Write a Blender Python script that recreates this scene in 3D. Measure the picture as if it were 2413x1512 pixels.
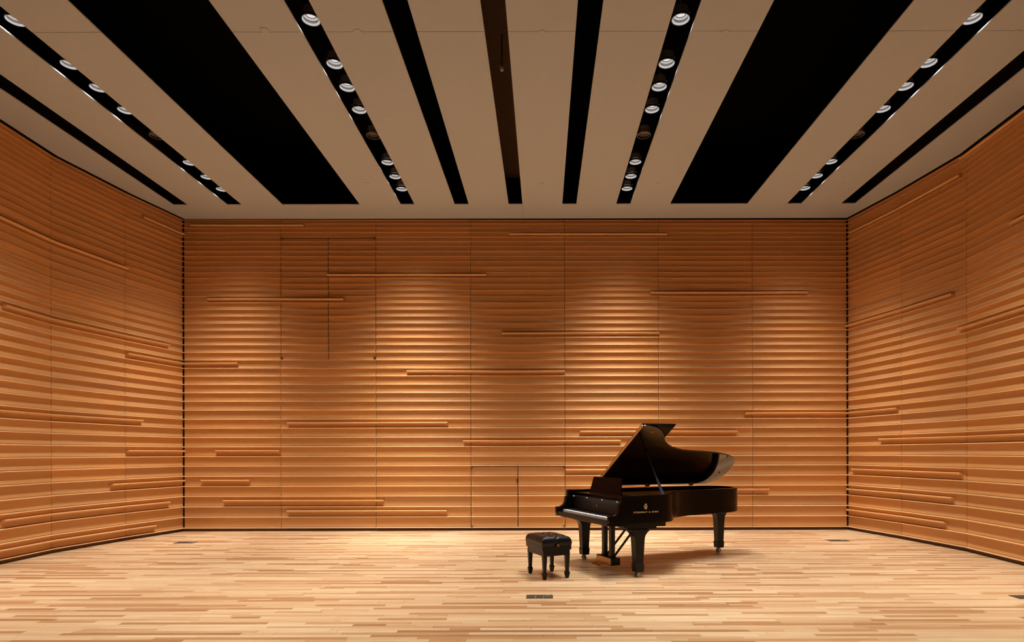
import bpy, bmesh, math, random
from mathutils import Vector, Matrix
random.seed(7)
for o in list(bpy.data.objects): bpy.data.objects.remove(o)
SC = bpy.context.scene
COL = SC.collection
PI = math.pi

# ------------------------------------------------------------------ camera, world, exposure, lamp power
cam = bpy.data.cameras.new('camera')
cam.sensor_width = 36.0
cam.lens = 1450/2413*36
cam.shift_x = -(1280-1206.5)/2413
cam.shift_y = (1066-756)/2413
cam.clip_start = 0.05
camo = bpy.data.objects.new('camera', cam); COL.objects.link(camo)
CAMH = 1.5
camo.matrix_world = Matrix.Translation((0, 0, CAMH)) @ Matrix.Rotation(PI/2, 4, 'X') @ Matrix.Rotation(-math.radians(.115), 4, 'Z')
SC.camera = camo
w = bpy.data.worlds.new('world'); SC.world = w; w.use_nodes = True
w.node_tree.nodes['Background'].inputs[0].default_value = (0, 0, 0, 1)
w.node_tree.nodes['Background'].inputs[1].default_value = 0
SC.view_settings.view_transform = 'Standard'
SC.view_settings.look = 'None'
SC.view_settings.gamma = 1
SC.view_settings.use_curve_mapping = False
SC.view_settings.exposure = 0.25
SC.cycles.max_bounces = 10
SC.cycles.diffuse_bounces = 6
SC.cycles.glossy_bounces = 5
SC.cycles.sample_clamp_indirect = 6
LAMP_W = 385
WASH_W = 1050
LAMP_COL = (1.0, .96, .90)
LAMP_ANGLE = 140
LAMP_BLEND = .6
BEAM_N, WASH_N = 13.0, 19.0          # cos^n beam profiles

# ------------------------------------------------------------------ materials
def new_mat(name):
    m = bpy.data.materials.new(name); m.use_nodes = True
    nt = m.node_tree; b = nt.nodes['Principled BSDF']
    return m, nt, b
def node(nt, t, **k):
    n = nt.nodes.new(t)
    for a, v in k.items(): setattr(n, a, v)
    return n
def mix_col(nt, fac, a, b, mode='MIX'):
    n = node(nt, 'ShaderNodeMix', data_type='RGBA', blend_type=mode)
    for s, v in ((0, fac), (6, a), (7, b)):
        if hasattr(v, 'default_value') or isinstance(v, bpy.types.NodeSocket): nt.links.new(v, n.inputs[s])
        elif s == 0: n.inputs[0].default_value = v
        else: n.inputs[s].default_value = (*v, 1)
    return n.outputs[2]
def simple(name, col, rough=.5, metal=0, spec=.5, coat=0, noise=.0, emit=None, es=0):
    m, nt, b = new_mat(name)
    b.inputs['Base Color'].default_value = (*col, 1)
    b.inputs['Roughness'].default_value = rough
    b.inputs['Metallic'].default_value = metal
    b.inputs['Specular IOR Level'].default_value = spec
    b.inputs['Coat Weight'].default_value = coat
    b.inputs['Coat Roughness'].default_value = .04
    if emit:
        b.inputs['Emission Color'].default_value = (*emit, 1); b.inputs['Emission Strength'].default_value = es
    if noise:
        tc = node(nt, 'ShaderNodeTexCoord'); nz = node(nt, 'ShaderNodeTexNoise')
        nz.inputs['Scale'].default_value = 14; nz.inputs['Detail'].default_value = 4
        nt.links.new(tc.outputs['Object'], nz.inputs['Vector'])
        o = mix_col(nt, nz.outputs['Fac'], [c*(1-noise) for c in col], [c*(1+noise) for c in col])
        nt.links.new(o, b.inputs['Base Color'])
    return m

def wall_wood(name, ca, cb):
    m, nt, b = new_mat(name)
    tc = node(nt, 'ShaderNodeTexCoord'); oi = node(nt, 'ShaderNodeObjectInfo')
    mp = node(nt, 'ShaderNodeMapping'); mp.inputs['Scale'].default_value = (1.2, 40, 40)
    nt.links.new(tc.outputs['Object'], mp.inputs['Vector'])
    nz = node(nt, 'ShaderNodeTexNoise', noise_dimensions='4D')
    nz.inputs['Scale'].default_value = 1.0; nz.inputs['Detail'].default_value = 5
    mul = node(nt, 'ShaderNodeMath', operation='MULTIPLY'); mul.inputs[1].default_value = 60
    nt.links.new(oi.outputs['Random'], mul.inputs[0]); nt.links.new(mul.outputs[0], nz.inputs['W'])
    nt.links.new(mp.outputs[0], nz.inputs['Vector'])
    c1 = mix_col(nt, oi.outputs['Random'], ca, cb)
    dark = mix_col(nt, 1.0, c1, (.90, .87, .83), 'MULTIPLY')
    c2 = mix_col(nt, nz.outputs['Fac'], dark, c1)
    # mild value change from board to board
    wn = node(nt, 'ShaderNodeTexWhiteNoise', noise_dimensions='1D')
    nt.links.new(mul.outputs[0], wn.inputs['W'])
    rg = node(nt, 'ShaderNodeMapRange'); rg.inputs['To Min'].default_value = .92; rg.inputs['To Max'].default_value = 1.06
    nt.links.new(wn.outputs['Value'], rg.inputs['Value'])
    cc = node(nt, 'ShaderNodeCombineColor')
    for i in range(3): nt.links.new(rg.outputs[0], cc.inputs[i])
    c3 = mix_col(nt, 1.0, c2, cc.outputs[0], 'MULTIPLY')
    nt.links.new(c3, b.inputs['Base Color'])
    b.inputs['Roughness'].default_value = .48
    b.inputs['Specular IOR Level'].default_value = .35
    bp = node(nt, 'ShaderNodeBump'); bp.inputs['Strength'].default_value = .05; bp.inputs['Distance'].default_value = .002
    nt.links.new(nz.outputs['Fac'], bp.inputs['Height']); nt.links.new(bp.outputs[0], b.inputs['Normal'])
    return m

def floor_wood():
    m, nt, b = new_mat('floor_oak')
    tc = node(nt, 'ShaderNodeTexCoord'); at = node(nt, 'ShaderNodeAttribute'); at.attribute_name = 'tone'
    mul = node(nt, 'ShaderNodeMath', operation='MULTIPLY'); mul.inputs[1].default_value = 90
    nt.links.new(at.outputs['Fac'], mul.inputs[0])
    def noise(scale, sx, sy, det, dist=0):
        mp = node(nt, 'ShaderNodeMapping'); mp.inputs['Scale'].default_value = (sx, sy, 1)
        nt.links.new(tc.outputs['Object'], mp.inputs['Vector'])
        nz = node(nt, 'ShaderNodeTexNoise', noise_dimensions='4D')
        nz.inputs['Scale'].default_value = scale; nz.inputs['Detail'].default_value = det; nz.inputs['Distortion'].default_value = dist
        nt.links.new(mp.outputs[0], nz.inputs['Vector']); nt.links.new(mul.outputs[0], nz.inputs['W'])
        return nz.outputs['Fac']
    cr = node(nt, 'ShaderNodeValToRGB')
    e = cr.color_ramp.elements
    e[0].position = 0; e[0].color = (.33, .165, .075, 1)
    e[1].position = 1; e[1].color = (.68, .52, .33, 1)
    for p, c in ((.16, (.46, .265, .13)), (.38, (.57, .38, .215)), (.7, (.62, .44, .265))):
        x = cr.color_ramp.elements.new(p); x.color = (*c, 1)
    wn = node(nt, 'ShaderNodeTexWhiteNoise', noise_dimensions='1D'); nt.links.new(mul.outputs[0], wn.inputs['W'])
    nt.links.new(wn.outputs['Value'], cr.inputs[0])
    g1 = noise(1.0, 2.2, 55, 5, .4)
    r1 = node(nt, 'ShaderNodeMapRange'); r1.inputs['From Min'].default_value = .3; r1.inputs['From Max'].default_value = .7
    nt.links.new(g1, r1.inputs['Value'])
    dk = mix_col(nt, 1.0, cr.outputs[0], (.78, .69, .58), 'MULTIPLY')
    c1 = mix_col(nt, r1.outputs[0], dk, cr.outputs[0])
    g2 = noise(1.0, 14, 220, 3)
    r2 = node(nt, 'ShaderNodeMapRange'); r2.inputs['From Min'].default_value = .58; r2.inputs['From Max'].default_value = .72
    r2.inputs['To Max'].default_value = .45
    nt.links.new(g2, r2.inputs['Value'])
    c2 = mix_col(nt, r2.outputs[0], c1, (.30, .14, .06))
    nt.links.new(c2, b.inputs['Base Color'])
    b.inputs['Roughness'].default_value = .36
    b.inputs['Specular IOR Level'].default_value = .4
    return m

M = {}
M['wall'] = wall_wood('wall_fir', (.73, .39, .145), (.69, .39, .175))
M['batten'] = wall_wood('batten_fir', (.72, .39, .15), (.75, .42, .17))
M['backing'] = simple('dark_backing', (.02, .009, .004), .8)
M['base'] = simple('baseboard_brown', (.10, .038, .016), .5, noise=.2)
M['floor'] = floor_wood()
M['sub'] = simple('subfloor', (.10, .05, .02), .9)
M['ceil'] = simple('ceiling_paint', (.47, .505, .55), .75, spec=.2, noise=.03)
M['void'] = simple('void_black', (.004, .004, .004), 1, spec=0)
M['ductm'] = simple('duct_brown', (.10, .06, .035), .9, spec=.1, noise=.2)
M['lac'] = simple('piano_lacquer', (.003, .002, .0015), .14, spec=.12)
M['lidm'] = simple('lid_lacquer', (.003, .002, .0015), .09, spec=.6, coat=.4)
M['lacs'] = simple('satin_lacquer', (.006, .0042, .003), .30, spec=.22)
M['desk'] = simple('music_desk_lacquer', (.005, .001, .001), .35, spec=.05)
M['fall'] = simple('fallboard_lacquer', (.008, .006, .005), .42, spec=.14)
M['brass'] = simple('brass', (.80, .52, .20), .25, 1)
M['hinge'] = simple('hinge_brass', (.80, .50, .20), .5, .45)
M['plate'] = simple('plate_bronze', (.52, .23, .06), .4, .3, noise=.1)
M['sound'] = simple('soundboard_spruce', (.55, .30, .11), .4, noise=.1)
M['felt'] = simple('red_felt', (.35, .03, .03), .95)
M['gold'] = simple('gold_leaf', (.85, .60, .28), .4, .3)
M['goldd'] = simple('dark_gold_leaf', (.035, .028, .02), .5, .2)  # near-black gold, keeps the fallboard lettering faint
M['ivory'] = simple('white_key', (.92, .90, .88), .3)
M['ebony'] = simple('black_key', (.008, .008, .009), .3)
M['bump'] = simple('tan_rubber', (.75, .58, .36), .6)
M['steel'] = simple('steel', (.30, .31, .34), .3, 1)
M['wire'] = simple('string_steel', (.5, .42, .3), .3, 1)
M['leather'] = simple('black_leather', (.007, .0065, .009), .24, spec=.35)
M['box'] = simple('floor_box_metal', (.13, .12, .095), .4, .7, noise=.25)
M['boxd'] = simple('floor_box_frame', (.05, .045, .03), .5, .5)
M['boxl'] = simple('floor_box_lid', (.42, .42, .40), .3, .8)
M['can'] = simple('can_grey', (.42, .36, .32), .35, .3)
M['rim'] = simple('can_rim', (.20, .20, .21), .25, .8)
M['reflb'] = simple('reflector_lit', (.08, .08, .08), .5, emit=(1, 1, 1), es=.42)
M['lens'] = simple('lens_lit', (.08, .08, .08), .5, emit=(1, 1, 1), es=.62)
M['off'] = simple('reflector_off', (.06, .05, .045), .3, .5)
M['plaster'] = simple('rear_wall_wood', (.10, .06, .03), .8, noise=.1)
M['knob'] = simple('aged_brass', (.22, .14, .04), .4, .8)

# ------------------------------------------------------------------ helpers
def bm_box(bm, x0, x1, y0, y1, z0, z1):
    v = [bm.verts.new((x, y, z)) for z in (z0, z1) for y in (y0, y1) for x in (x0, x1)]
    for f in ((0, 2, 3, 1), (4, 5, 7, 6), (0, 1, 5, 4), (2, 6, 7, 3), (0, 4, 6, 2), (1, 3, 7, 5)):
        bm.faces.new([v[i] for i in f])
def bm_prism(bm, pts, z0, z1):
    a = [bm.verts.new((*p, z0)) for p in pts]; c = [bm.verts.new((*p, z1)) for p in pts]
    n = len(pts)
    bm.faces.new(list(reversed(a))); bm.faces.new(c)
    for i in range(n): bm.faces.new((a[i], a[(i+1) % n], c[(i+1) % n], c[i]))
def bm_extr(bm, prof, axis, t0, t1):
    """extrude a closed 2D profile along an axis: axis 'x' -> prof=(y,z); 'y' -> prof=(x,z)"""
    def P(p, t): return (t, p[0], p[1]) if axis == 'x' else (p[0], t, p[1])
    a = [bm.verts.new(P(p, t0)) for p in prof]; c = [bm.verts.new(P(p, t1)) for p in prof]
    n = len(prof)
    bm.faces.new(a); bm.faces.new(list(reversed(c)))
    for i in range(n): bm.faces.new((a[i], c[i], c[(i+1) % n], a[(i+1) % n]))
def bm_cyl(bm, p, r0, r1, h, seg=24, axis=(0, 0, 1)):
    q = Vector((0, 0, 1)).rotation_difference(Vector(axis)).to_matrix().to_4x4()
    m = Matrix.Translation(p) @ q
    a = [bm.verts.new(m @ Vector((r0*math.cos(2*PI*i/seg), r0*math.sin(2*PI*i/seg), 0))) for i in range(seg)]
    c = [bm.verts.new(m @ Vector((r1*math.cos(2*PI*i/seg), r1*math.sin(2*PI*i/seg), h))) for i in range(seg)]
    bm.faces.new(list(reversed(a))); bm.faces.new(c)
    for i in range(seg): bm.faces.new((a[i], a[(i+1) % seg], c[(i+1) % seg], c[i]))
def bm_lathe(bm, prof, seg=28, c=(0, 0, 0), closed=False):
    rings = []
    for r, z in prof:
        rings.append([bm.verts.new((c[0]+r*math.cos(2*PI*i/seg), c[1]+r*math.sin(2*PI*i/seg), c[2]+z)) for i in range(seg)])
    k = len(rings)
    for j in range(k if closed else k-1):
        A, B = rings[j], rings[(j+1) % k]
        for i in range(seg): bm.faces.new((A[i], A[(i+1) % seg], B[(i+1) % seg], B[i]))
def bm_beam(bm, a, b, wx, wy, wx2=None, wy2=None, up=(0, 0, 1)):
    a = Vector(a); b = Vector(b); d = (b-a).normalized(); u = Vector(up)
    if abs(d.dot(u)) > .98: u = Vector((1, 0, 0))
    s = d.cross(u).normalized(); t = s.cross(d).normalized()
    wx2 = wx if wx2 is None else wx2; wy2 = wy if wy2 is None else wy2
    A = [bm.verts.new(a+s*i*wx/2+t*j*wy/2) for i, j in ((-1, -1), (1, -1), (1, 1), (-1, 1))]
    B = [bm.verts.new(b+s*i*wx2/2+t*j*wy2/2) for i, j in ((-1, -1), (1, -1), (1, 1), (-1, 1))]
    bm.faces.new(A); bm.faces.new(list(reversed(B)))
    for i in range(4): bm.faces.new((A[i], B[i], B[(i+1) % 4], A[(i+1) % 4]))
def obj(name, bm, mat, parent=None, bevel=0, smooth=False, mw=None, seg=2):
    bmesh.ops.recalc_face_normals(bm, faces=bm.faces)
    me = bpy.data.meshes.new(name); bm.to_mesh(me); bm.free()
    me.materials.append(mat)
    if smooth:
        for p in me.polygons: p.use_smooth = True
    o = bpy.data.objects.new(name, me); COL.objects.link(o)
    if parent: o.parent = parent
    if mw is not None: o.matrix_local = mw
    if bevel:
        md = o.modifiers.new('bevel', 'BEVEL'); md.width = bevel; md.segments = seg; md.limit_method = 'ANGLE'; md.angle_limit = math.radians(40)
        md.harden_normals = False
    if smooth and not bevel: pass
    return o
def smooth_angle(o, deg=35):
    me = o.data
    for p in me.polygons: p.use_smooth = True
    try: me.set_sharp_from_angle(angle=math.radians(deg))
    except Exception: pass
def thing(name, label, cat, loc=(0, 0, 0), rz=0, group=None):
    o = bpy.data.objects.new(name, None); COL.objects.link(o); o.empty_display_size = .1
    o.location = loc; o.rotation_euler = (0, 0, rz); o['label'] = label; o['category'] = cat
    if group: o['group'] = group
    return o
def struct(o): o['kind'] = 'structure'; return o
BM = bmesh.new

# ------------------------------------------------------------------ room outline
C0 = -.514
D = 11.885
ZC = 5.987                    # underside of the ceiling
YEND = -4.0
def left_x(y):  return wall_x(y, -1)
def right_x(y): return wall_x(y, 1)
HALF = [(12.5, 6.60), (11.907, 6.424), (10.63, 6.705), (9.28, 6.905), (7.91, 6.845), (0, 6.45), (-4.2, 6.25)]
def wall_x(y, s):
    for (y1, w1), (y0, w0) in zip(HALF, HALF[1:]):
        if y0 <= y <= y1: return C0 + s*(w0 + (w1-w0)*(y-y0)/(y1-y0))
    return C0 + s*HALF[-1][1]

# row positions of the shelf lips (heights measured on the back wall)
LY = [518.5, 527, 537, 547.2, 558, 568.6, 580.1, 591.6, 603.5, 615.9, 628.7, 641.8, 655, 669.3, 683.5, 698.1, 713.1, 729, 744.8, 761.4,
      777.9, 795, 812.2, 829.9, 847.9, 867.1, 885.9, 905.3, 925.1, 945, 965.9, 987, 1008.2, 1029.9, 1051.9, 1074.6, 1097.3, 1121,
      1144.8, 1168.3, 1193.1, 1217.3, 1242.9]
ZL = [1.5 + (1066-y+1.26)*11.85/1450 + .006 for y in LY]       # top of each lip
NR = len(ZL)-1
FIN, FT, GAP = .043, .014, .0065
def row_of(y): return max(i for i in range(NR) if LY[i] <= y+.6)

def frame(P, Q):
    """local frame: x along P->Q, y towards the room, z up"""
    d = Vector((Q[0]-P[0], Q[1]-P[1], 0)); L = d.length; d.normalize()
    n = Vector((0, 0, 1)).cross(d)          # left of travel
    m = Matrix(((d.x, n.x, 0, P[0]), (d.y, n.y, 0, P[1]), (0, 0, 1, 0), (0, 0, 0, 1)))
    return m, L
def board(parent, mw, x0, x1, r, mat=None):
    zt, zb = ZL[r], ZL[r+1]+GAP
    prof = [(0, zb), (0, zt-FT), (FIN-.001, zt-FT-.003), (FIN, zt-.013), (FIN-.0025, zt-.008), (FIN-.0065, zt-.003), (FIN-.013, zt-.0003), (-.012, zt), (-.012, zb)]
    bm = BM(); bm_extr(bm, prof, 'x', x0+.004, x1-.004)
    return obj('board', bm, mat or M['wall'], parent, mw=mw)
def batten(parent, mw, x0, x1, r):
    zt = ZL[r] - .40*(ZL[r]-ZL[r+1]); h = .036; d = .068; rr = .017
    prof = [(-.005, zt), (d-.012, zt), (d-.005, zt-.002), (d-.001, zt-.007), (d, zt-.013), (d-.003, zt-.020), (d-.010, zt-.028), (d-.020, zt-h+.002), (d-.030, zt-h), (-.005, zt-h)]
    bm = BM(); bm_extr(bm, prof, 'x', x0, x1)
    return obj('batten', bm, M['batten'], parent, mw=mw)
def foot_lip(parent, mw, x0, x1, zt=None):
    zt = ZL[-1] if zt is None else zt; bm = BM(); bm_extr(bm, [(-.012, zt-FT), (FIN, zt-FT), (FIN-.0025, zt-.008), (FIN-.0065, zt-.003), (FIN-.013, zt-.0003), (-.012, zt)], 'x', x0+.003, x1-.003)
    return obj('shelf_lip', bm, M['wall'], parent, mw=mw)

# floor --------------------------------------------------------------
bm = BM()
pts = [(wall_x(y, 1)+.25, y) for y, _ in reversed(HALF)] + [(wall_x(y, -1)-.25, y) for y, _ in HALF]
bm_prism(bm, pts, -.12, -.014)
FLOOR = struct(obj('floor', bm, M['sub']))
PW = .0635
rows = int((11.95-YEND)/PW)
stuffv, stufff, stufft = [], [], []
singles = 0
def plank_geo(x0, x1, y0, y1, tone, V, F, T):
    n = len(V); g = .0007; b = .0012
    V += [(x0+g, y0+g, -.013), (x1-g, y0+g, -.013), (x1-g, y1-g, -.013), (x0+g, y1-g, -.013),
          (x0+g, y0+g, -b), (x1-g, y0+g, -b), (x1-g, y1-g, -b), (x0+g, y1-g, -b),
          (x0+g+b, y0+g+b, 0), (x1-g-b, y0+g+b, 0), (x1-g-b, y1-g-b, 0), (x0+g+b, y1-g-b, 0)]
    fs = [(8, 9, 10, 11)]
    for a, c in ((0, 4), (4, 8)):
        for i in range(4): fs.append((a+i, a+(i+1) % 4, c+(i+1) % 4, c+i))
    F += [tuple(n+i for i in f) for f in fs]; T += [tone]*len(fs)
def plank_mesh(name, V, F, T):
    me = bpy.data.meshes.new(name); me.from_pydata(V, [], F); me.update()
    at = me.attributes.new('tone', 'FLOAT', 'FACE'); at.data.foreach_set('value', T)
    me.materials.append(M['floor'])
    o = bpy.data.objects.new(name, me); COL.objects.link(o); o.parent = FLOOR
    return o
for r in range(int((3.2-YEND)/PW), rows):  # planks stop out of view; dark slab left bare to cut bounced light
    y0 = YEND + r*PW; y1 = y0+PW
    ym = max(min(y1, 12.4), -4.1)
    xl = min(left_x(ym), left_x(y0))-.03; xr = max(right_x(ym), right_x(y0))+.03
    x = xl - random.uniform(0, .9)
    while x < xr:
        L = random.choice((.3, .45, .6, .75, .9, 1.1, 1.3, 1.5))*random.uniform(.85, 1.15)
        a, b_ = max(x, xl), min(x+L, xr); x += L
        if b_-a < .03: continue
        tone = random.random()
        vis = y1 > 4.86 and b_ > -1280*y0/1450-.02 and a < 1133*y0/1450+.02
        if vis and singles < 300 and b_-a > .1:
            V, F, T = [], [], []; plank_geo(a, b_, y0, y1, tone, V, F, T); plank_mesh('plank', V, F, T); singles += 1
        else: plank_geo(a, b_, y0, y1, tone, stuffv, stufff, stufft)
o = plank_mesh('planks', stuffv, stufff, stufft); o['kind'] = 'stuff'

# back wall ------------------------------------------------------------
PL, PR = (wall_x(11.907, -1), D-.033), (wall_x(11.907, 1), D+.036)
MWB, LB = frame(PR, PL)           # travel right->left so that the normal points to the room (-Y)
bm = BM(); bm_box(bm, -.4, LB+.4, -.16, -.013, -.1, 7.4)
WB = struct(obj('wall_back', bm, M['backing'])); WB.matrix_world = MWB
I4 = Matrix.Identity(4)
def bx(px, py=900):               # pixel column on the back wall -> local x (from the right end)
    dx = (px-1280) - (py-1066)*.002; X = dx*D/1450
    return (PR[0]-X) * LB/(PR[0]-PL[0])
cols = [434+4, 663.5, 886.5, 1109.5, 1331, 1552, 1774, 2000-4]
cols = [bx(c, 880) for c in cols]; cols[0] = LB-.028; cols[-1] = .028
r_u0, r_u1 = row_of(558.5), row_of(848.0)      # upper service doors cover rows r_u0 .. r_u1-1
r_l0 = row_of(1098)                            # lower doors cover rows r_l0 .. NR-1
DOORS = []
for ci in range(7):
    x1, x0 = cols[ci], cols[ci+1]
    for r in range(NR):
        if ci == 1 and r_u0 <= r < r_u1: continue
        if ci == 3 and r >= r_l0: continue
        board(WB, I4, x0, x1, r)
    foot_lip(WB, I4, x0, x1)
def door(n, x0, x1, ra, rb):
    bm = BM(); bm_box(bm, x0+.006, x1-.006, -.0128, -.0122+.0002, ZL[rb]+.01, ZL[ra]-.002)
    d = struct(obj('door_%d' % n, bm, M['backing'])); d.matrix_world = MWB
    bm = BM(); bm_box(bm, x0+.007, x1-.007, -.012, 0, ZL[ra+1]+GAP, ZL[ra]-FT-.016); obj('board', bm, M['wall'], d)
    foot_lip(WB, I4, x0, x1, ZL[ra])
    for r in range(ra+1, rb): board(d, I4, x0+.003, x1-.003, r)
    return d
xm = bx(774.5, 700); d1 = door(1, xm, cols[1], r_u0, r_u1); d2 = door(2, cols[2], xm, r_u0, r_u1)
xm = bx(1220.5, 1170); d3 = door(3, xm, cols[3], r_l0, NR); d4 = door(4, cols[4], xm, r_l0, NR)
def hinge(par, x, z):
    bm = BM(); bm_cyl(bm, (x, .03, z-.03), .013, .013, .06, 12); bm_box(bm, x-.02, x+.02, -.005, .03, z-.012, z+.012)
    obj('pivot_hinge', bm, M['knob'], par)
hinge(d1, cols[1]-.02, ZL[r_u0]-.035); hinge(d1, cols[1]-.02, ZL[r_u1]+.03); hinge(d2, cols[2]+.02, ZL[r_u0]-.035); hinge(d2, cols[2]+.02, ZL[r_u1]+.03)
hinge(d3, cols[3]-.02, ZL[r_l0]-.035); hinge(d3, cols[3]-.02, ZL[NR]+.0); hinge(d4, cols[4]+.02, ZL[r_l0]-.035); hinge(d4, cols[4]+.02, ZL[NR]+.0)
bm = BM(); bm_box(bm, xm+.006, xm+.022, .0, .024, ZL[r_l0+1]-.14, ZL[r_l0+1]-.07); obj('door_pull', bm, M['backing'], d3, bevel=.003)
for a, b_, y in ((455, 718, 531), (1200, 1571, 552), (773, 1146, 648), (1533, 1903, 690), (494, 811, 705), (1183, 1552, 786), (434, 564, 857),
                 (960, 1331, 877), (680, 1055, 997), (1755, 1998, 975), (1367, 1737, 1019), (1092, 1462, 1041), (513, 662, 1064),
                 (1333, 1640, 1108), (479, 592, 1136), (1470, 1812, 1158), (531, 906, 1182), (680, 1054, 1207)):
    batten(WB, I4, max(bx(b_, y), .0), min(bx(a, y), LB-.0), row_of(y))
bm = BM(); bm_box(bm, 0, LB, -.013, -.003, 0, ZL[-1]-FT); b0 = struct(obj('baseboard_back', bm, M['base'])); b0.matrix_world = MWB

# side walls -------------------------------------------------------------
def side(s, name, bars):
    ys = [(11.907 if 0 else (D-.033 if s < 0 else D+.036)), 10.63, 9.28, 7.91, 4.0, 0, YEND]
    pts = [(wall_x(y if y < 11.9 else 11.907, s), y) for y in ys]
    pts[0] = PL if s < 0 else PR
    root = struct(bpy.data.objects.new(name, None)); COL.objects.link(root)
    rb = struct(bpy.data.objects.new('baseboard_left' if s < 0 else 'baseboard_right', None)); COL.objects.link(rb)
    frames = []
    for i in range(len(pts)-1):
        P, Q = pts[i], pts[i+1]
        if s < 0: mw, L = frame(P, Q); loc = lambda t, L=L: t          # distance from the rear corner
        else: mw, L = frame(Q, P); loc = lambda t, L=L: L-t
        frames.append((mw, L, loc, P, Q))
        bm = BM(); bm_box(bm, -.06, L+.06, -.16, -.013, -.1, 7.4); obj('backing', bm, M['backing'], root, mw=mw)
        a, b_ = sorted((loc(0), loc(L)))
        for r in range(NR): board(root, mw, a, b_, r)
        foot_lip(root, mw, a, b_)
        bm = BM(); bm_box(bm, a, b_, -.013, -.003, 0, ZL[-1]-FT); obj('baseboard', bm, M['base'], rb, mw=mw)
    for px0, px1, y in bars:         # bar given by the two ray columns and its row
        for mw, L, loc, P, Q in frames[:5]:
            def hit(px):
                k = (px-1280)/1450
                dx, dy = Q[0]-P[0], Q[1]-P[1]
                den = dx - k*dy
                return (k*P[1]-P[0])/den
            t0, t1 = sorted((hit(px0), hit(px1)))
            t0, t1 = max(t0, 0 if P[1] < 11 else -.02), min(t1, 1)
            if t1-t0 > .01:
                a, b_ = sorted((loc(t0*L), loc(t1*L))); batten(root, mw, a, b_, row_of(y))
    return root
side(-1, 'wall_left', [(335, 436, 550), (-350, 298, 675), (4, 395, 818), (296, 436, 856), (-300, 332, 998), (296, 436, 1064), (258, 436, 1136),
                       (1, 395, 1182), (-250, 362, 1230)])
side(1, 'wall_right', [(2008, 2268, 550), (1996, 2250, 770), (2264, 2640, 838), (1996, 2118, 975), (2077, 2700, 1043), (2012, 2270, 1108),
                       (1996, 2250, 1158), (1996, 2232, 1206), (2388, 2700, 690), (2270, 2700, 521)])
bm = BM(); bm_box(bm, -7.4, 6.4, YEND-.15, YEND, -.1, 7.4); struct(obj('wall_front', bm, M['plaster']))

# ceiling --------------------------------------------------------------------
HC = ZC-CAMH
YS = 1450*HC/585.0            # far end of the slots
YJ = 1450*HC/992.0            # cross seam
YB = 11.80
def sx(px): return (px-1280+1.17)*HC/585
SL = [(409, 442.5), (536, 570), (665.5, 848), (944.5, 977), (1071.5, 1104.5), (1198.5, 1231), (1325, 1358), (1452, 1485), (1579, 1761), (1854, 1888), (1981.5, 2014.5)]
SL = [(sx(a), sx(b)) for a, b in SL]
CT = .014
bm = BM(); bm_box(bm, -8, 7, YEND-.2, 12.3, 7.3, 7.45); bm_box(bm, -7.2, 6.1, YB+.015, YB+.045, ZC+.06, 7.3)  # black deck, plus an added black sheet so the void's rear end stays dark
CEIL = struct(obj('ceiling', bm, M['void']))
INS = .10
def edge(s, y0, y1):
    ys = sorted({y0, y1, *[y for y, _ in HALF if y0 < y < y1]})
    return [(wall_x(min(y, 11.907), s)-s*INS, y) for y in ys]
XS = SL[5][1]
def comb(side_, y0, y1, back):
    bm = BM(); e = .0015
    if side_ < 0:
        el = edge(-1, y0, y1); bm_prism(bm, el[::-1] + [(SL[0][0], y0), (SL[0][0], y1)], ZC, ZC+CT)
        for i in range(5): bm_box(bm, SL[i][1], SL[i+1][0], y0, y1, ZC, ZC+CT)
        if back: bm_prism(bm, edge(-1, y1, YB)[::-1] + [(XS-e, y1), (XS-e, YB)], ZC, ZC+CT)
    else:
        er = edge(1, y0, y1); bm_prism(bm, er + [(SL[10][1], y1), (SL[10][1], y0)], ZC, ZC+CT)
        for i in range(5, 10): bm_box(bm, SL[i][1], SL[i+1][0], y0, y1, ZC, ZC+CT)
        if back: bm_prism(bm, edge(1, y1, YB) + [(XS+e, YB), (XS+e, y1)], ZC, ZC+CT)
    return bm
obj('ceiling_panel', comb(-1, YJ+.003, YS, True), M['ceil'], CEIL)
obj('ceiling_panel', comb(1, YJ+.003, YS, True), M['ceil'], CEIL)
obj('ceiling_panel', comb(-1, YEND, YJ-.003, False), M['ceil'], CEIL)
obj('ceiling_panel', comb(1, YEND, YJ-.003, False), M['ceil'], CEIL)
# dark brown duct over the centre slot with a hanger and a small hanging microphone
t = thing('ceiling_duct', 'dark brown duct running above the centre ceiling slot', 'duct', (C0, 8.6, ZC+.55))
bm = BM(); bm_box(bm, -.32, .32, -3.5, 2.7, 0, .4); obj('duct_body', bm, M['ductm'], t, bevel=.02)
bm = BM(); bm_box(bm, -.36, .36, -2.02, -1.86, -.06, .46); obj('duct_hanger', bm, M['void'], t)
t = thing('hanging_microphone', 'thin dark hanging microphone in the centre ceiling slot', 'microphone', (C0+.03, 6.75+.6, ZC+.07))
bm = BM(); bm_cyl(bm, (0, 0, .1), .006, .006, .34, 8); obj('cable', bm, M['void'], t)
bm = BM(); bm_lathe(bm, [(.0, .0), (.02, .004), (.026, .03), (.026, .08), (.012, .11), (0, .115)], 16); obj('microphone_body', bm, M['can'], t, smooth=True)

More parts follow.
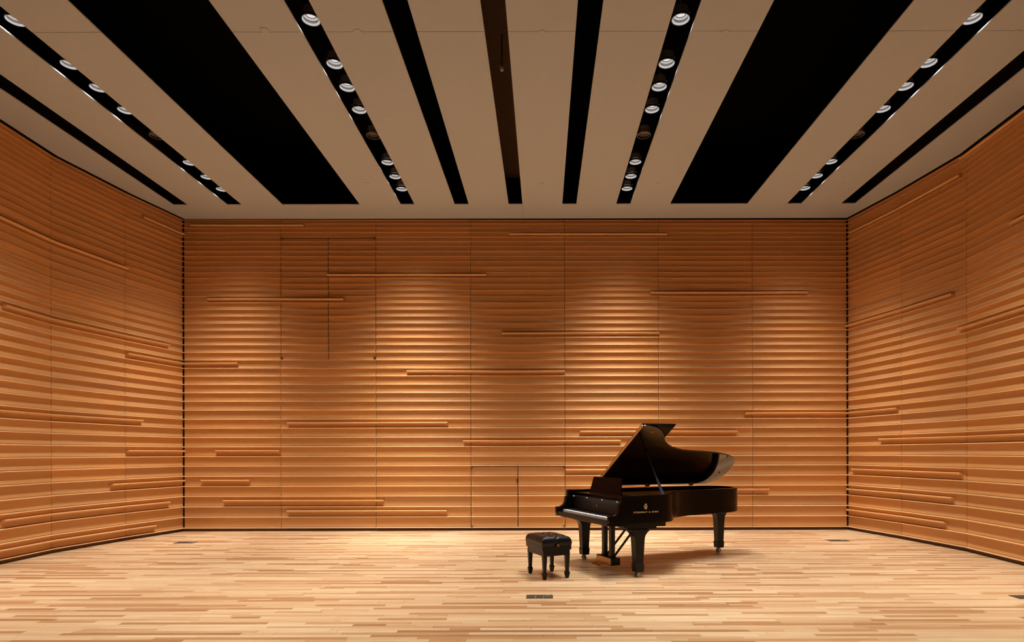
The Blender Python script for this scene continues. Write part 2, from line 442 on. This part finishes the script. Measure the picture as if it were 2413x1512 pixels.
# sprinkler covers
def cpt(px, py):
    dx, dy = px-1280, py-1066
    dx, dy = dx-dy*.002, dy+dx*.002
    return dx/-dy*HC, 1450*HC/-dy
spr = [(624, 71, 'on the cross seam, second slat gap from the left'), (843, 75, 'on the cross seam left of centre'), (1277, 77, 'on the cross seam near the centre'),
       (1708, 77, 'on the cross seam right of centre'), (2390, 77, 'on the cross seam by the right wall'),
       (424, 432, 'near the rear left corner'), (864, 432, 'near the back wall left of centre'), (1277, 434, 'near the back wall at centre'),
       (1550, 433, 'near the back wall right of centre'), (1989, 432, 'near the rear right corner')]
for px, py, where in spr:
    x, y = cpt(px, py)
    t = thing('sprinkler_cover', 'round beige sprinkler cover ' + where, 'sprinkler', (x, y, ZC-.006), group='sprinkler covers')
    bm = BM(); bm_lathe(bm, [(0, 0), (.044, 0), (.047, .003), (.047, .006), (0, .006)], 28); obj('cover_plate', bm, M['ceil'], t)

# ------------------------------------------------------------------ downlights
def make_lamp(lit):
    parts = []
    R = .093
    bm = BM(); bm_lathe(bm, [(R-.003, 0), (R+.005, .001), (R+.006, .010), (R+.006, .026), (R-.001, .026), (R-.002, .004)], 36, closed=True)
    parts.append(('trim_ring', bm, M['rim'] if lit else M['can']))
    bm = BM(); bm_lathe(bm, [(.080, .024), (.080, .115), (.07, .125), (.0, .125), (0, .118), (.066, .118), (.074, .11), (.074, .024)], 36)
    parts.append(('can_body', bm, M['can']))
    bm = BM(); bm_lathe(bm, [(R-.003, .003), (R-.007, .025), (.076, .045), (.060, .058)], 36)
    parts.append(('reflector', bm, M['reflb'] if lit else M['off']))
    bm = BM(); bm_lathe(bm, [(0, .062), (.050, .062), (.050, .066), (0, .066)], 32)
    parts.append(('lens', bm, M['lens'] if lit else M['off']))
    bm = BM(); bm_lathe(bm, [(.060, .058), (.050, .059), (.050, .068), (.072, .070)], 32)
    parts.append(('baffle_ring', bm, M['can']))
    bm = BM(); bm_cyl(bm, (0, 0, .125), .018, .014, .03, 14); bm_cyl(bm, (0, 0, .15), .007, .007, .06, 8)
    parts.append(('stem', bm, M['can']))
    bm = BM(); bm_cyl(bm, (.08, 0, .08), .014, .014, .018, 12, (1, 0, 0)); parts.append(('side_knob', bm, M['rim']))
    return parts
PROTO = {}
for lit in (True, False):
    out = []
    for n, bm, m in make_lamp(lit):
        bmesh.ops.recalc_face_normals(bm, faces=bm.faces)
        me = bpy.data.meshes.new(n); bm.to_mesh(me); bm.free(); me.materials.append(m)
        for p in me.polygons: p.use_smooth = True
        me.set_sharp_from_angle(angle=math.radians(35))
        out.append((n, me))
    PROTO[lit] = out
lampdata = bpy.data.lights.new('downlight_beam', 'SPOT')
lampdata.energy = LAMP_W; lampdata.color = LAMP_COL; lampdata.spot_size = math.radians(LAMP_ANGLE); lampdata.spot_blend = LAMP_BLEND
lampdata.shadow_soft_size = .055
def beam(ld, n):
    ld.use_nodes = True; nt = ld.node_tree; em = nt.nodes['Emission']
    tc = node(nt, 'ShaderNodeTexCoord'); sp = node(nt, 'ShaderNodeSeparateXYZ')
    nt.links.new(tc.outputs['Normal'], sp.inputs[0])
    ab = node(nt, 'ShaderNodeMath', operation='ABSOLUTE'); pw = node(nt, 'ShaderNodeMath', operation='POWER'); pw.inputs[1].default_value = n
    nt.links.new(sp.outputs['Z'], ab.inputs[0]); nt.links.new(ab.outputs[0], pw.inputs[0]); nt.links.new(pw.outputs[0], em.inputs['Strength'])
lampw = lampdata.copy(); lampw.name = 'wall_washer_beam'; lampw.energy = WASH_W
lampo = lampw.copy(); lampo.name = 'outer_washer_beam'; lampo.energy = WASH_W*.62; beam(lampo, WASH_N)
beam(lampdata, BEAM_N); beam(lampw, WASH_N)
LZ = ZC+.095
LYS = [1450*(LZ-CAMH)/v for v in (621, 650, 683.5, 746, 807, 860, 915, 1019)]
LIT = [1, 1, 1, 0, 1, 1, 1, 1]
LYS += [5.75, 5.1, 4.5]; LIT += [1, 1, 1]
ordn = ['first', 'second', 'third', 'fourth', 'fifth', 'sixth', 'seventh', 'eighth', 'ninth', 'tenth', 'eleventh', 'twelfth', 'thirteenth', 'fourteenth', 'fifteenth', 'sixteenth', 'seventeenth']
for si, nm in ((1, 'outer left'), (3, 'inner left'), (7, 'inner right'), (9, 'outer right')):
    xc = (SL[si][0]+SL[si][1])/2 + (.012 if si > 5 else -.012)
    for k, (y, lit) in enumerate(zip(LYS, LIT)):
        lab = ('glowing round can downlight' if lit else 'unlit ring downlight') + ', %s lamp from the back wall in the %s light slot' % (ordn[k], nm)
        t = thing('downlight', lab, 'downlight', (xc, y, LZ), rz=(PI if si > 5 else 0)*0 + (0 if si > 5 else PI), group='can downlights in the %s slot' % nm)
        for n, me in PROTO[bool(lit)]:
            o = bpy.data.objects.new(n, me); COL.objects.link(o); o.parent = t
        if lit:
            lo = bpy.data.objects.new('beam', lampdata); COL.objects.link(lo); lo.parent = t; lo.location = (0, 0, -.004)
            ty = (.12, .125, .11, 0, .04, .0, .0, 0)[k] if k < 8 else 0
            tx = {1: -.10, 9: .10}.get(si, 0)
            aim = Matrix.Rotation(-t.rotation_euler.z, 3, 'Z') @ Vector((tx, ty, -1))
            lo.rotation_euler = aim.to_track_quat('-Z', 'Y').to_euler()
            lo.data = (lampo if si in (1, 9) else lampw) if k < 3 else lampdata

# ------------------------------------------------------------------ floor boxes
def floor_box(x, y, wx, wy, label, openlid=False):
    t = thing('floor_box', label, 'floor box', (x, y, 0), group='floor boxes')
    bm = BM(); a, b_ = wx/2, wy/2; e = .014
    for q in ((-a, a, -b_, -b_+e), (-a, a, b_-e, b_), (-a, -a+e, -b_+e, b_-e), (a-e, a, -b_+e, b_-e)): bm_box(bm, *q, 0, .004)
    obj('frame', bm, M['boxd'], t)
    n = 3; s = (wx-2*e)/n
    for i in range(n):
        bm = BM(); x0 = -a+e+i*s+.002; bm_box(bm, x0, x0+s-.004, -b_+e+.002, b_-e-.002, 0, .003)
        if i < 2:
            for k in range(9): bm_box(bm, x0+.008+k*(s-.02)/9, x0+.014+k*(s-.02)/9, -b_+.03, b_-.03, .003, .0045)
            obj('cover_plate', bm, M['box'], t)
        else:
            obj('cover_plate', bm, M['box'], t)
            bm = BM(); bm_box(bm, x0+.012, x0+s-.018, .0, b_-.03, .003, .006); obj('flip_lid', bm, M['boxl'], t)
floor_box(-.04, 6.405, .275, .155, 'small rectangular metal floor box in front of the piano bench')
floor_box(-6.01, 10.33, .32, .17, 'small metal floor box near the rear left corner')
floor_box(4.99, 10.43, .33, .17, 'small metal floor box near the rear right corner')
floor_box(5.0, 6.345, .30, .155, 'metal floor box at the right edge of the stage floor')

# ------------------------------------------------------------------ grand piano (local x = along the piano, y = -v)
AX, AY = .5785, 8.6932
TH = math.radians(23.942)
PN = thing('grand_piano', 'black lacquered concert grand piano with raised lid at right of stage', 'piano', (AX, AY, 0), TH)
# local frame: x = u (towards the tail), y = -v (v runs from bass side to treble side)
def arc_pts():
    tre = [(-.25, 1.45), (.10, 1.45), (.28, 1.445), (.40, 1.425), (.50, 1.375), (.58, 1.295), (.64, 1.215), (.70, 1.145), (.78, 1.065), (.86, 1.01), (.96, .965),
           (1.15, .905), (1.35, .875), (1.54, .855), (1.72, .832), (1.87, .805), (2.0, .765), (2.10, .715), (2.18, .65), (2.24, .57), (2.285, .47),
           (2.31, .36), (2.315, .26), (2.295, .16), (2.25, .08), (2.18, .01), (2.10, -.03), (2.0, -.05)]
    return tre
OUT = arc_pts()
def inset(pts, d):
    """offset an open polyline towards the inside (bass/centre side)"""
    res = []
    for i, p in enumerate(pts):
        a = pts[max(i-1, 0)]; b = pts[min(i+1, len(pts)-1)]
        tx, ty = b[0]-a[0], b[1]-a[1]; l = math.hypot(tx, ty); res.append((p[0]+ty/l*d, p[1]-tx/l*d))
    return res
def uvp(p): return (p[0], -p[1])
# rim: a thin band following the outline, bass side straight
def catmull(pts, n=3):
    out = []
    for i in range(len(pts)-1):
        p0, p1, p2, p3 = pts[max(i-1, 0)], pts[i], pts[i+1], pts[min(i+2, len(pts)-1)]
        for k in range(n):
            t = k/n
            out.append(tuple(.5*((2*p1[j])+(-p0[j]+p2[j])*t+(2*p0[j]-5*p1[j]+4*p2[j]-p3[j])*t*t+(-p0[j]+3*p1[j]-3*p2[j]+p3[j])*t**3) for j in (0, 1)))
    return out+[pts[-1]]
rimo = catmull(OUT) + [(-.25, -.05)]
rimi = inset(catmull(OUT), .055)
rimi = [p for p in rimi]; rimi[-1] = (2.0, .005); rimi.append((-.25, .005))
def band(po, pi, z0, z1):
    bm = BM(); n = len(po)
    V = [[bm.verts.new((*uvp(p), z)) for p in q] for q, z in ((po, z0), (pi, z0), (po, z1), (pi, z1))]
    for i in range(n-1):
        bm.faces.new((V[0][i], V[0][i+1], V[2][i+1], V[2][i])); bm.faces.new((V[1][i], V[3][i], V[3][i+1], V[1][i+1]))
        bm.faces.new((V[2][i], V[2][i+1], V[3][i+1], V[3][i])); bm.faces.new((V[0][i], V[1][i], V[1][i+1], V[0][i+1]))
    for i in (0, n-1): bm.faces.new((V[0][i], V[2][i], V[3][i], V[1][i]))
    return bm
RZ0, RZ1 = .645, .985
o = obj('rim', band(rimo, rimi, RZ0, RZ1), M['lac'], PN, bevel=.006); smooth_angle(o, 50)
# cheek arms (curved front ends of the case)
def arm(v0, v1):
    prof = [(-.25, .628), (-.425, .628), (-.43, .64), (-.432, .742), (-.425, .752), (-.375, .755), (-.345, .765), (-.318, .785), (-.30, .815), (-.292, .85), (-.290, .875), (-.284, .892), (-.270, .90),
            (-.262, .90), (-.262, .985), (-.25, .985), (-.20, .985), (-.20, .628)]
    bm = BM(); bm_extr(bm, prof, 'y', -v0, -v1)
    o = obj('arm', bm, M['lac'], PN, bevel=.004); smooth_angle(o, 40)
arm(-.05, .02); arm(1.395, 1.452)
# keybed, keyslip
bm = BM(); bm_box(bm, -.40, .34, -1.375, -.02, .625, .672); obj('keybed', bm, M['lacs'], PN, bevel=.004)
bm = BM(); bm_box(bm, -.425, -.368, -1.396, -.019, .628, .692); obj('keyslip', bm, M['lacs'], PN, bevel=.006)
for a, b_ in ((.02, .042), (1.302, 1.396)):
    bm = BM(); bm_box(bm, -.368, -.20, -b_, -a, .672, .735); obj('key_block', bm, M['lac'], PN, bevel=.005)
# cheek trim mouldings under the case
for z0, z1, u0, u1, va, vb in ((.600, .645, -.22, .375, 1.27, 1.43), (.572, .600, -.17, .25, 1.29, 1.415), (.600, .645, -.22, .375, -.03, .12), (.572, .600, -.17, .25, -.015, .11)):
    bm = BM(); bm_box(bm, u0, u1, -vb, -va, z0, z1); obj('leg_mount', bm, M['lacs'], PN, bevel=.004)
bm = BM(); bm_box(bm, 2.02, 2.27, -.41, -.15, .622, .647); obj('leg_mount', bm, M['lacs'], PN, bevel=.004)
# bottom beams + soundboard
bm = BM(); ins = inset(catmull(OUT), .06); ins[-1] = (2.0, .0); ins += [(-.2, .0)]
bm_prism(bm, [uvp(p) for p in [(.06, 1.385)]+[q for q in ins if q[0] > .08]+[(.06, .0)]], .80, .812); obj('soundboard', bm, M['sound'], PN)
bm = BM(); 
for a, b_ in (((.3, 1.3), (1.9, .1)), ((.3, .7), (2.2, .35)), ((.3, .1), (1.2, .85))): bm_beam(bm, (a[0], -a[1], .70), (b_[0], -b_[1], .70), .09, .10)
obj('beams', bm, M['lacs'], PN)
# cast plate, tuning pins, strings
pl = inset(catmull(OUT), .075); pl = [p for p in pl if p[0] > .02 and p[1] > .03]
pl = [(.02, 1.37)] + pl + [(.02, .03)]
bm = BM(); bm_prism(bm, [uvp(p) for p in pl], .893, .905); o = obj('iron_plate', bm, M['plate'], PN)
bm = BM()
for k in range(5): bm_beam(bm, (.12, -(.15+.28*k), .918), (min(2.2-.27*k, 2.1), -(.12+.17*k), .918), .022, .022)
bm_box(bm, .04, .16, -1.36, -.03, .905, .925); obj('plate_ribs', bm, M['plate'], PN)
bm = BM()
for k in range(66):
    v = .05+k*.0195; e = 2.15-.022*k
    bm_beam(bm, (.06, -v, .93), (max(e, .5), -(v*.55+.05), .93), .0018, .0018)
o = obj('strings', bm, M['wire'], PN); o['kind'] = 'stuff'
bm = BM(); bm_box(bm, .17, .20, -1.3, -.06, .906, .932); obj('felt_strip', bm, M['felt'], PN)
# keys
bm = BM(); n = 52; k0, k1 = .044, 1.30; kw = (k1-k0)/n
for i in range(n): bm_box(bm, -.352, -.19, -(k0+(i+1)*kw)+.0006, -(k0+i*kw)-.0006, .684, .715)
o = obj('white_keys', bm, M['ivory'], PN); o['kind'] = 'stuff'
bm = BM(); pat = [0, 2, 3, 5, 6]   # A#, C#, D#, F#, G# after white index mod 7 starting at A
for i in range(n-1):
    if i % 7 in (0, 2, 3, 5, 6):
        c = k0+(i+1)*kw; bm_extr(bm, [(-.302, .715), (-.296, .725), (-.19, .727), (-.19, .715)], 'y', -c+.0055, -c-.0055)
o = obj('black_keys', bm, M['ebony'], PN); o['kind'] = 'stuff'
# fallboard: concave board behind the keys
prof = [(-.188, .716), (-.186, .74), (-.183, .77), (-.181, .80), (-.182, .84), (-.190, .875), (-.202, .896), (-.206, .904), (-.198, .910), (-.10, .912), (-.10, .716)]
bm = BM(); bm_extr(bm, prof, 'y', -.021, -1.394); o = obj('fallboard', bm, M['fall'], PN); smooth_angle(o, 40); FB = o
for v in (.085, .47, .88, 1.25):
    bm = BM(); bm_box(bm, -.213, -.195, -v-.018, -v+.018, .893, .905); obj('bumper', bm, M['bump'], PN, bevel=.003)
# action cover, music tray and desk
bm = BM(); bm_box(bm, -.16, .05, -1.374, -.021, .912, .918); obj('action_cover', bm, M['lac'], PN)
bm = BM(); bm_box(bm, -.175, .13, -1.36, -.035, .940, .956); obj('music_tray', bm, M['lac'], PN, bevel=.004)
bm = BM()
for v in (.03, 1.345): bm_box(bm, -.15, .1, -v-.01, -v+.01, .916, .942)
obj('tray_rail', bm, M['lacs'], PN)
dk = [(.10, 0), (1.265, 0), (1.262, .02), (1.245, .045), (1.235, .09), (1.215, .20), (1.18, .212), (.20, .212), (.165, .20), (.148, .11), (.135, .06), (.115, .03), (.102, .015)]
bm = BM(); dk = [(.225+(v-.10)*(1.055-.225)/1.165, z) for v, z in dk]
a = [bm.verts.new((-.045+z*.22, -v, .958+z)) for v, z in dk]; b_ = [bm.verts.new((-.030+z*.22, -v, .958+z)) for v, z in dk]
bm.faces.new(a); bm.faces.new(list(reversed(b_)))
for i in range(len(dk)): bm.faces.new((a[i], a[(i+1) % len(dk)], b_[(i+1) % len(dk)], b_[i]))
obj('music_desk', bm, M['desk'], PN, bevel=.002)
bm = BM(); bm_beam(bm, (.10, -.42, .958), (.0, -.42, 1.11), .02, .012); bm_beam(bm, (.10, -.86, .958), (.0, -.86, 1.11), .02, .012); obj('desk_prop', bm, M['lacs'], PN)
# lid ------------------------------------------------------------
PHI = math.radians(33.2)
LID = bpy.data.objects.new('lid', None)
tre = [(.20, 1.50), (.30, 1.50), (.40, 1.478), (.50, 1.42), (.58, 1.345), (.66, 1.255), (.72, 1.175), (.80, 1.105), (.93, 1.022), (1.15, .949), (1.35, .922), (1.54, .905), (1.72, .885), (1.87, .859), (1.98, .833), (2.07, .800),
       (2.15, .760), (2.22, .708), (2.275, .64), (2.315, .55), (2.345, .44), (2.355, .32), (2.34, .21), (2.305, .13), (2.24, .055), (2.155, 0.0)]
tre = catmull(tre, 2)
MLID = Matrix.Translation((0, .05, 1.008)) @ Matrix.Rotation(-PHI, 4, 'X')      # local: x=u, y=-w, z normal (up/back)
bm = BM(); bm_prism(bm, [(p[0], -p[1]) for p in tre] + [(.20, 0)], 0, .020)
lid = obj('lid', bm, M['lidm'], PN, bevel=.004, mw=MLID); smooth_angle(lid, 50)
bm = BM(); bm_prism(bm, [(.196, 0), (.196, -1.505), (.70, -1.505), (.70, 0)], .024, .042)
obj('front_flap', bm, M['lac'], PN, bevel=.003, mw=MLID)
bm = BM(); bm_box(bm, .184, .1955, -1.497, -.01, -.004, .0235); obj('flap_hinge', bm, M['hinge'], lid)
for u_ in (.32, 1.08, 1.88):
    bm = BM(); bm_box(bm, u_-.035, u_+.035, -.035, .004, -.014, .0); bm_cyl(bm, (u_-.035, .004, -.010), .009, .009, .07, 12, (1, 0, 0))
    obj('lid_hinge', bm, M['knob'], lid)
for p in ((2.03, .79), (2.2, .335)):
    bm = BM(); bm_cyl(bm, (p[0], -p[1], -.010), .010, .010, .010, 12); obj('lid_bumper', bm, M['ebony'], lid)
bm = BM(); bm_cyl(bm, (.386, -1.39, -.016), .012, .015, .016, 14); obj('lid_stud', bm, M['brass'], lid)
bm = BM(); bm_box(bm, .52, .585, -.97, -.91, -.012, 0); obj('prop_cup', bm, M['lacs'], lid)
top = (.552, -(-.05+.939*math.cos(PHI)), 1.0+.939*math.sin(PHI)-.006); base = (.40, -1.335, .975)
mid = tuple(base[i]+(top[i]-base[i])*.36 for i in range(3))
bm = BM(); bm_beam(bm, base, mid, .040, .016, .030, .014); bm_beam(bm, mid, top, .022, .012, .013, .010)
obj('lid_prop', bm, simple('prop_lacquer', (.02, .019, .027), .2, spec=.5, coat=.2), PN, bevel=.002)
bm = BM(); bm_box(bm, .36, .44, -1.385, -1.325, .965, .984); obj('prop_base', bm, M['steel'], PN, bevel=.002)
bm = BM(); bm_cyl(bm, (.52, -1.32, .94), .008, .008, .06, 10); bm_cyl(bm, (.52, -1.32, 1.0), .012, .012, .008, 10); obj('stick_knob', bm, M['knob'], PN)
# legs ------------------------------------------------------------
def sq(bm, cx, cy, prof, bx_=1, by=1):
    rings = []
    for wx_, wy_, z in prof:
        rings.append([bm.verts.new((cx+i*wx_/2, cy+j*wy_/2, z)) for i, j in ((-1, -1), (1, -1), (1, 1), (-1, 1))])
    bm.faces.new(list(reversed(rings[0]))); bm.faces.new(rings[-1])
    for A, B in zip(rings, rings[1:]):
        for i in range(4): bm.faces.new((A[i], A[(i+1) % 4], B[(i+1) % 4], B[i]))
def leg(u_, v_, ztop):
    k = ztop/.572
    bm = BM()
    prof = [(.098, .098, .155), (.128, .112, .44*k), (.136, .114, .475*k), (.152, .116, .50*k), (.178, .118, .52*k), (.214, .120, .54*k), (.255, .122, .553*k), (.262, .124, ztop)]
    sq(bm, u_, -v_, prof); o = obj('leg', bm, M['lacs'], PN, bevel=.004); smooth_angle(o, 30)
    bm = BM(); sq(bm, u_, -v_, [(.092, .092, .062), (.104, .104, .070), (.112, .112, .140), (.116, .116, .152), (.104, .104, .158)]); obj('leg_ferrule', bm, M['lacs'], o, bevel=.003)
    bm = BM()
    for s in (-1, 1): bm_cyl(bm, (u_-.006, -v_+s*.022-.009, .026), .026, .026, .018, 20, (0, 1, 0))
    bm_cyl(bm, (u_, -v_, .04), .016, .016, .025, 14); bm_box(bm, u_-.02, u_+.02, -v_-.008, -v_+.008, .02, .052)
    o2 = obj('caster', bm, M['steel'], o); smooth_angle(o2, 30)
leg(0, 0, .572); leg(0, 1.3826, .572); leg(2.148, .279, .623)
# lyre ------------------------------------------------------------
ly = BM()
bm_box(ly, -.075, .055, -.885, -.485, .052, .148)
LYR = obj('pedal_lyre', ly, M['lacs'], PN, bevel=.006)
bm = BM(); bm_box(bm, -.0775, -.0745, -.868, -.502, .060, .140); obj('lyre_plate', bm, M['hinge'], LYR)
for v_ in (.60, .785):
    bm = BM(); sq(bm, -.01, -v_, [(.075, .085, .148), (.060, .070, .165), (.056, .062, .19), (.062, .066, .60), (.08, .08, .627)]); obj('lyre_post', bm, M['lacs'], LYR, bevel=.003)
bm = BM(); bm_box(bm, -.03, .02, -.785, -.60, .545, .575); obj('lyre_crossbar', bm, M['lacs'], LYR)
for v_ in (.60, .785):
    bm = BM(); bm_beam(bm, (.03, -v_, .16), (.50, -v_, .68), .024, .020); obj('lyre_brace', bm, M['lacs'], LYR)
for v_ in (.61, .69, .77):
    bm = BM(); bm_extr(bm, [(-.075, .075), (-.12, .078), (-.19, .060), (-.215, .050), (-.217, .042), (-.19, .046), (-.12, .064), (-.075, .062)], 'y', -v_+.017, -v_-.017)
    obj('pedal', bm, M['brass'], LYR, bevel=.004)
# writing and emblem ------------------------------------------------
def text_part(body, size, xscale, space, mat, mw, name='lettering'):
    cu = bpy.data.curves.new(name, 'FONT'); cu.body = body; cu.size = size; cu.align_x = 'CENTER'; cu.extrude = .0006; cu.space_character = space; cu.resolution_u = 2; cu.offset = .0004
    to = bpy.data.objects.new(name, cu); COL.objects.link(to)
    dg = bpy.context.evaluated_depsgraph_get(); me = bpy.data.meshes.new_from_object(to.evaluated_get(dg))
    bpy.data.objects.remove(to); me.materials.clear(); me.materials.append(mat)
    o = bpy.data.objects.new(name, me); COL.objects.link(o); o.parent = PN; o.matrix_local = mw @ Matrix.Diagonal((xscale, 1, 1, 1))
    return o
def emblem(h, mat, mw):
    bm = BM(); n = 28
    def pt(t, s):    # tear-drop lyre frame, wide at the bottom
        a = 2*PI*t; r = (.34+.10*math.cos(a))*s
        return (math.sin(a)*r*1.02*h*(1.0), (-math.cos(a)*.40*s+.02)*h)
    for s0, s1 in ((1.0, .72),):
        A = [pt(i/n, s0) for i in range(n)]; B = [pt(i/n, s1) for i in range(n)]
        va = [bm.verts.new((*p, 0)) for p in A]; vb = [bm.verts.new((*p, 0)) for p in B]
        for i in range(n): bm.faces.new((va[i], va[(i+1) % n], vb[(i+1) % n], vb[i]))
    def q(x0, x1, y0, y1): bm_box(bm, x0*h, x1*h, y0*h, y1*h, -.0004, .0006)
    q(-.16, .16, -.50, -.36); q(-.03, .03, -.2, .26); q(-.11, -.07, -.16, .14); q(.07, .11, -.16, .14); q(-.15, .15, -.05, -.01)
    for s in (-1, 1): bm_beam(bm, (s*.08*h, .36*h, 0), (s*.24*h, .50*h, 0), .05*h, .001, .03*h, .001)
    bm_beam(bm, (0, .36*h, 0), (0, .52*h, 0), .06*h, .001, .03*h, .001)
    o = obj('emblem', bm, mat, PN, mw=mw); return o
def side_frame(u_, z): return Matrix(((1, 0, 0, u_), (0, 0, -1, -1.4535), (0, 1, 0, z), (0, 0, 0, 1)))
text_part('STEINWAY & SONS', .027, 1.22, 1.30, M['gold'], side_frame(.072, .774))
emblem(.068, M['gold'], side_frame(.068, .851))
def fb_frame(v_, u_, z): return Matrix(((0, 0, -1, u_), (-1, 0, 0, -v_), (0, 1, 0, z), (0, 0, 0, 1)))
text_part('STEINWAY & SONS', .028, 1.0, 1.10, M['goldd'], fb_frame(.69, -.1815, .775))
emblem(.045, M['gold'], fb_frame(.69, -.1812, .822))

# ------------------------------------------------------------------ bench
BN = thing('piano_bench', 'black tufted leather adjustable piano bench in front of the keyboard', 'bench',
           (AX+(-.955)*math.cos(TH)+.871*math.sin(TH), AY+(-.955)*math.sin(TH)-.871*math.cos(TH), 0), TH)
HX, HY = .188, .256
for sx_ in (-1, 1):
    for sy_ in (-1, 1):
        bm = BM(); cx_, cy_ = sx_*.148, sy_*.218
        sq(bm, cx_, cy_, [(.030, .030, 0), (.036, .036, .012), (.052, .052, .062), (.054, .054, .072), (.038, .038, .086), (.036, .036, .092), (.052, .052, .28), (.052, .052, .345)])
        obj('leg', bm, M['lacs'], BN, bevel=.002)
bm = BM()
for s in (-1, 1):
    bm_box(bm, -.125, .125, s*.232-.010, s*.232+.010, .278, .345); bm_box(bm, s*.162-.010, s*.162+.010, -.195, .195, .278, .345)
obj('apron', bm, M['lacs'], BN)
# seat frame with gently bowed ends
bm = BM(); N = 14
def bow(t): return (1-(2*t-1)**2)
vt, vb = [], []
per = []
for i in range(N): per.append((-HX+2*HX*i/N, -HY, bow(i/N)))
for i in range(N): per.append((HX, -HY+2*HY*i/N, bow(i/N)*.3))
for i in range(N): per.append((HX-2*HX*i/N, HY, bow(i/N)))
for i in range(N): per.append((-HX, HY-2*HY*i/N, bow(i/N)*.3))
vb = [bm.verts.new((x, y, .345-.010*b)) for x, y, b in per]; vt = [bm.verts.new((x, y, .398)) for x, y, b in per]
bm.faces.new(vt); bm.faces.new(list(reversed(vb)))
for i in range(len(per)): bm.faces.new((vb[i], vb[(i+1) % len(per)], vt[(i+1) % len(per)], vt[i]))
obj('seat_frame', bm, M['lacs'], BN, bevel=.003)
# tufted cushion
btn = []
for j, yv in enumerate((-.17, -.085, 0, .085, .17)):
    for xv in ((-.085, 0.0, .085) if j % 2 == 0 else (-.045, .045)): btn.append((xv, yv))
nx, ny = 56, 76
bm = BM(); grid = []
def cush(a, b):
    # a, b in -1..1 ; side rolls down at the border
    ex, ey = abs(a), abs(b)
    m = max(ex, ey)
    x, y = a*(HX+.004), b*(HY+.004)
    # rounded side drop
    def drop(e, half):
        d = (1-e)*half
        r = .050
        return 0 if d > r else r-math.sqrt(max(r*r-(r-d)**2, 0))
    z = .500 - 1.25*max(drop(ex, HX), drop(ey, HY)) + .016*(1-ex**2)*(1-ey**2)
    for bxv, byv in btn:
        d2 = (x-bxv)**2+(y-byv)**2
        z -= .022*math.exp(-d2/(2*.015**2)) 
    # folds between buttons (diamond pleats) and pinches at the border
    f = min(abs(((x+y)*11.8) % 1 - .5), abs(((x-y)*11.8) % 1 - .5))
    for yv in ():
        pass
    if ey > .62: z -= .016*math.exp(-(x/.010)**2)*(ey-.62)/.38
    if ex > .6:
        for yv in (-.17, -.085, 0, .085, .17): z -= .010*math.exp(-((y-yv)/.008)**2)*(ex-.6)/.4
    return x, y, z
for i in range(nx+1):
    row = []
    for j in range(ny+1):
        ta = -math.cos(PI*i/nx)*.35+(2*i/nx-1)*.65; tb = -math.cos(PI*j/ny)*.25+(2*j/ny-1)*.75
        row.append(bm.verts.new(cush(ta, tb)))
    grid.append(row)
for i in range(nx):
    for j in range(ny): bm.faces.new((grid[i][j], grid[i+1][j], grid[i+1][j+1], grid[i][j+1]))
bord = [grid[i][0] for i in range(nx+1)]+[grid[nx][j] for j in range(1, ny+1)]+[grid[i][ny] for i in range(nx-1, -1, -1)]+[grid[0][j] for j in range(ny-1, 0, -1)]
low = []
for v in bord:
    pin = math.exp(-(v.co.x/.010)**2) if abs(v.co.y) > HY*.98 else 0
    rip = .0018*math.sin(v.co.y*260) if abs(v.co.x) > HX*.98 else 0
    v.co.y -= math.copysign(.016*pin, v.co.y); v.co.x += rip
    low.append(bm.verts.new((v.co.x*.985, v.co.y*(.985), .3975)))
n = len(bord)
for i in range(n): bm.faces.new((bord[i], bord[(i+1) % n], low[(i+1) % n], low[i]))
CU = obj('cushion', bm, M['leather'], BN, smooth=True)
for p in btn:
    bm = BM(); x, y, z = cush(p[0]/(HX+.004), p[1]/(HY+.004))
    bm_lathe(bm, [(0, .004), (.005, .003), (.0075, 0), (.007, -.003)], 14, (x, y, z+.002)); obj('button', bm, M['leather'], CU, smooth=True)
bm = BM(); bm_cyl(bm, (0, -HY-.030, .405), .024, .020, .012, 24, (0, 1, 0)); bm_cyl(bm, (0, -HY-.02, .405), .010, .010, .03, 12, (0, 1, 0))
KN = obj('height_knob', bm, M['lacs'], BN); bm = BM(); bm_cyl(bm, (0, -HY-.033, .405), .015, .018, .005, 20, (0, 1, 0)); obj('knob_cap', bm, M['knob'], KN)
bm = BM(); bm_cyl(bm, (0, HY+.018, .405), .020, .024, .012, 24, (0, 1, 0)); bm_cyl(bm, (0, HY-.01, .405), .010, .010, .03, 12, (0, 1, 0)); obj('height_knob', bm, M['lacs'], BN)
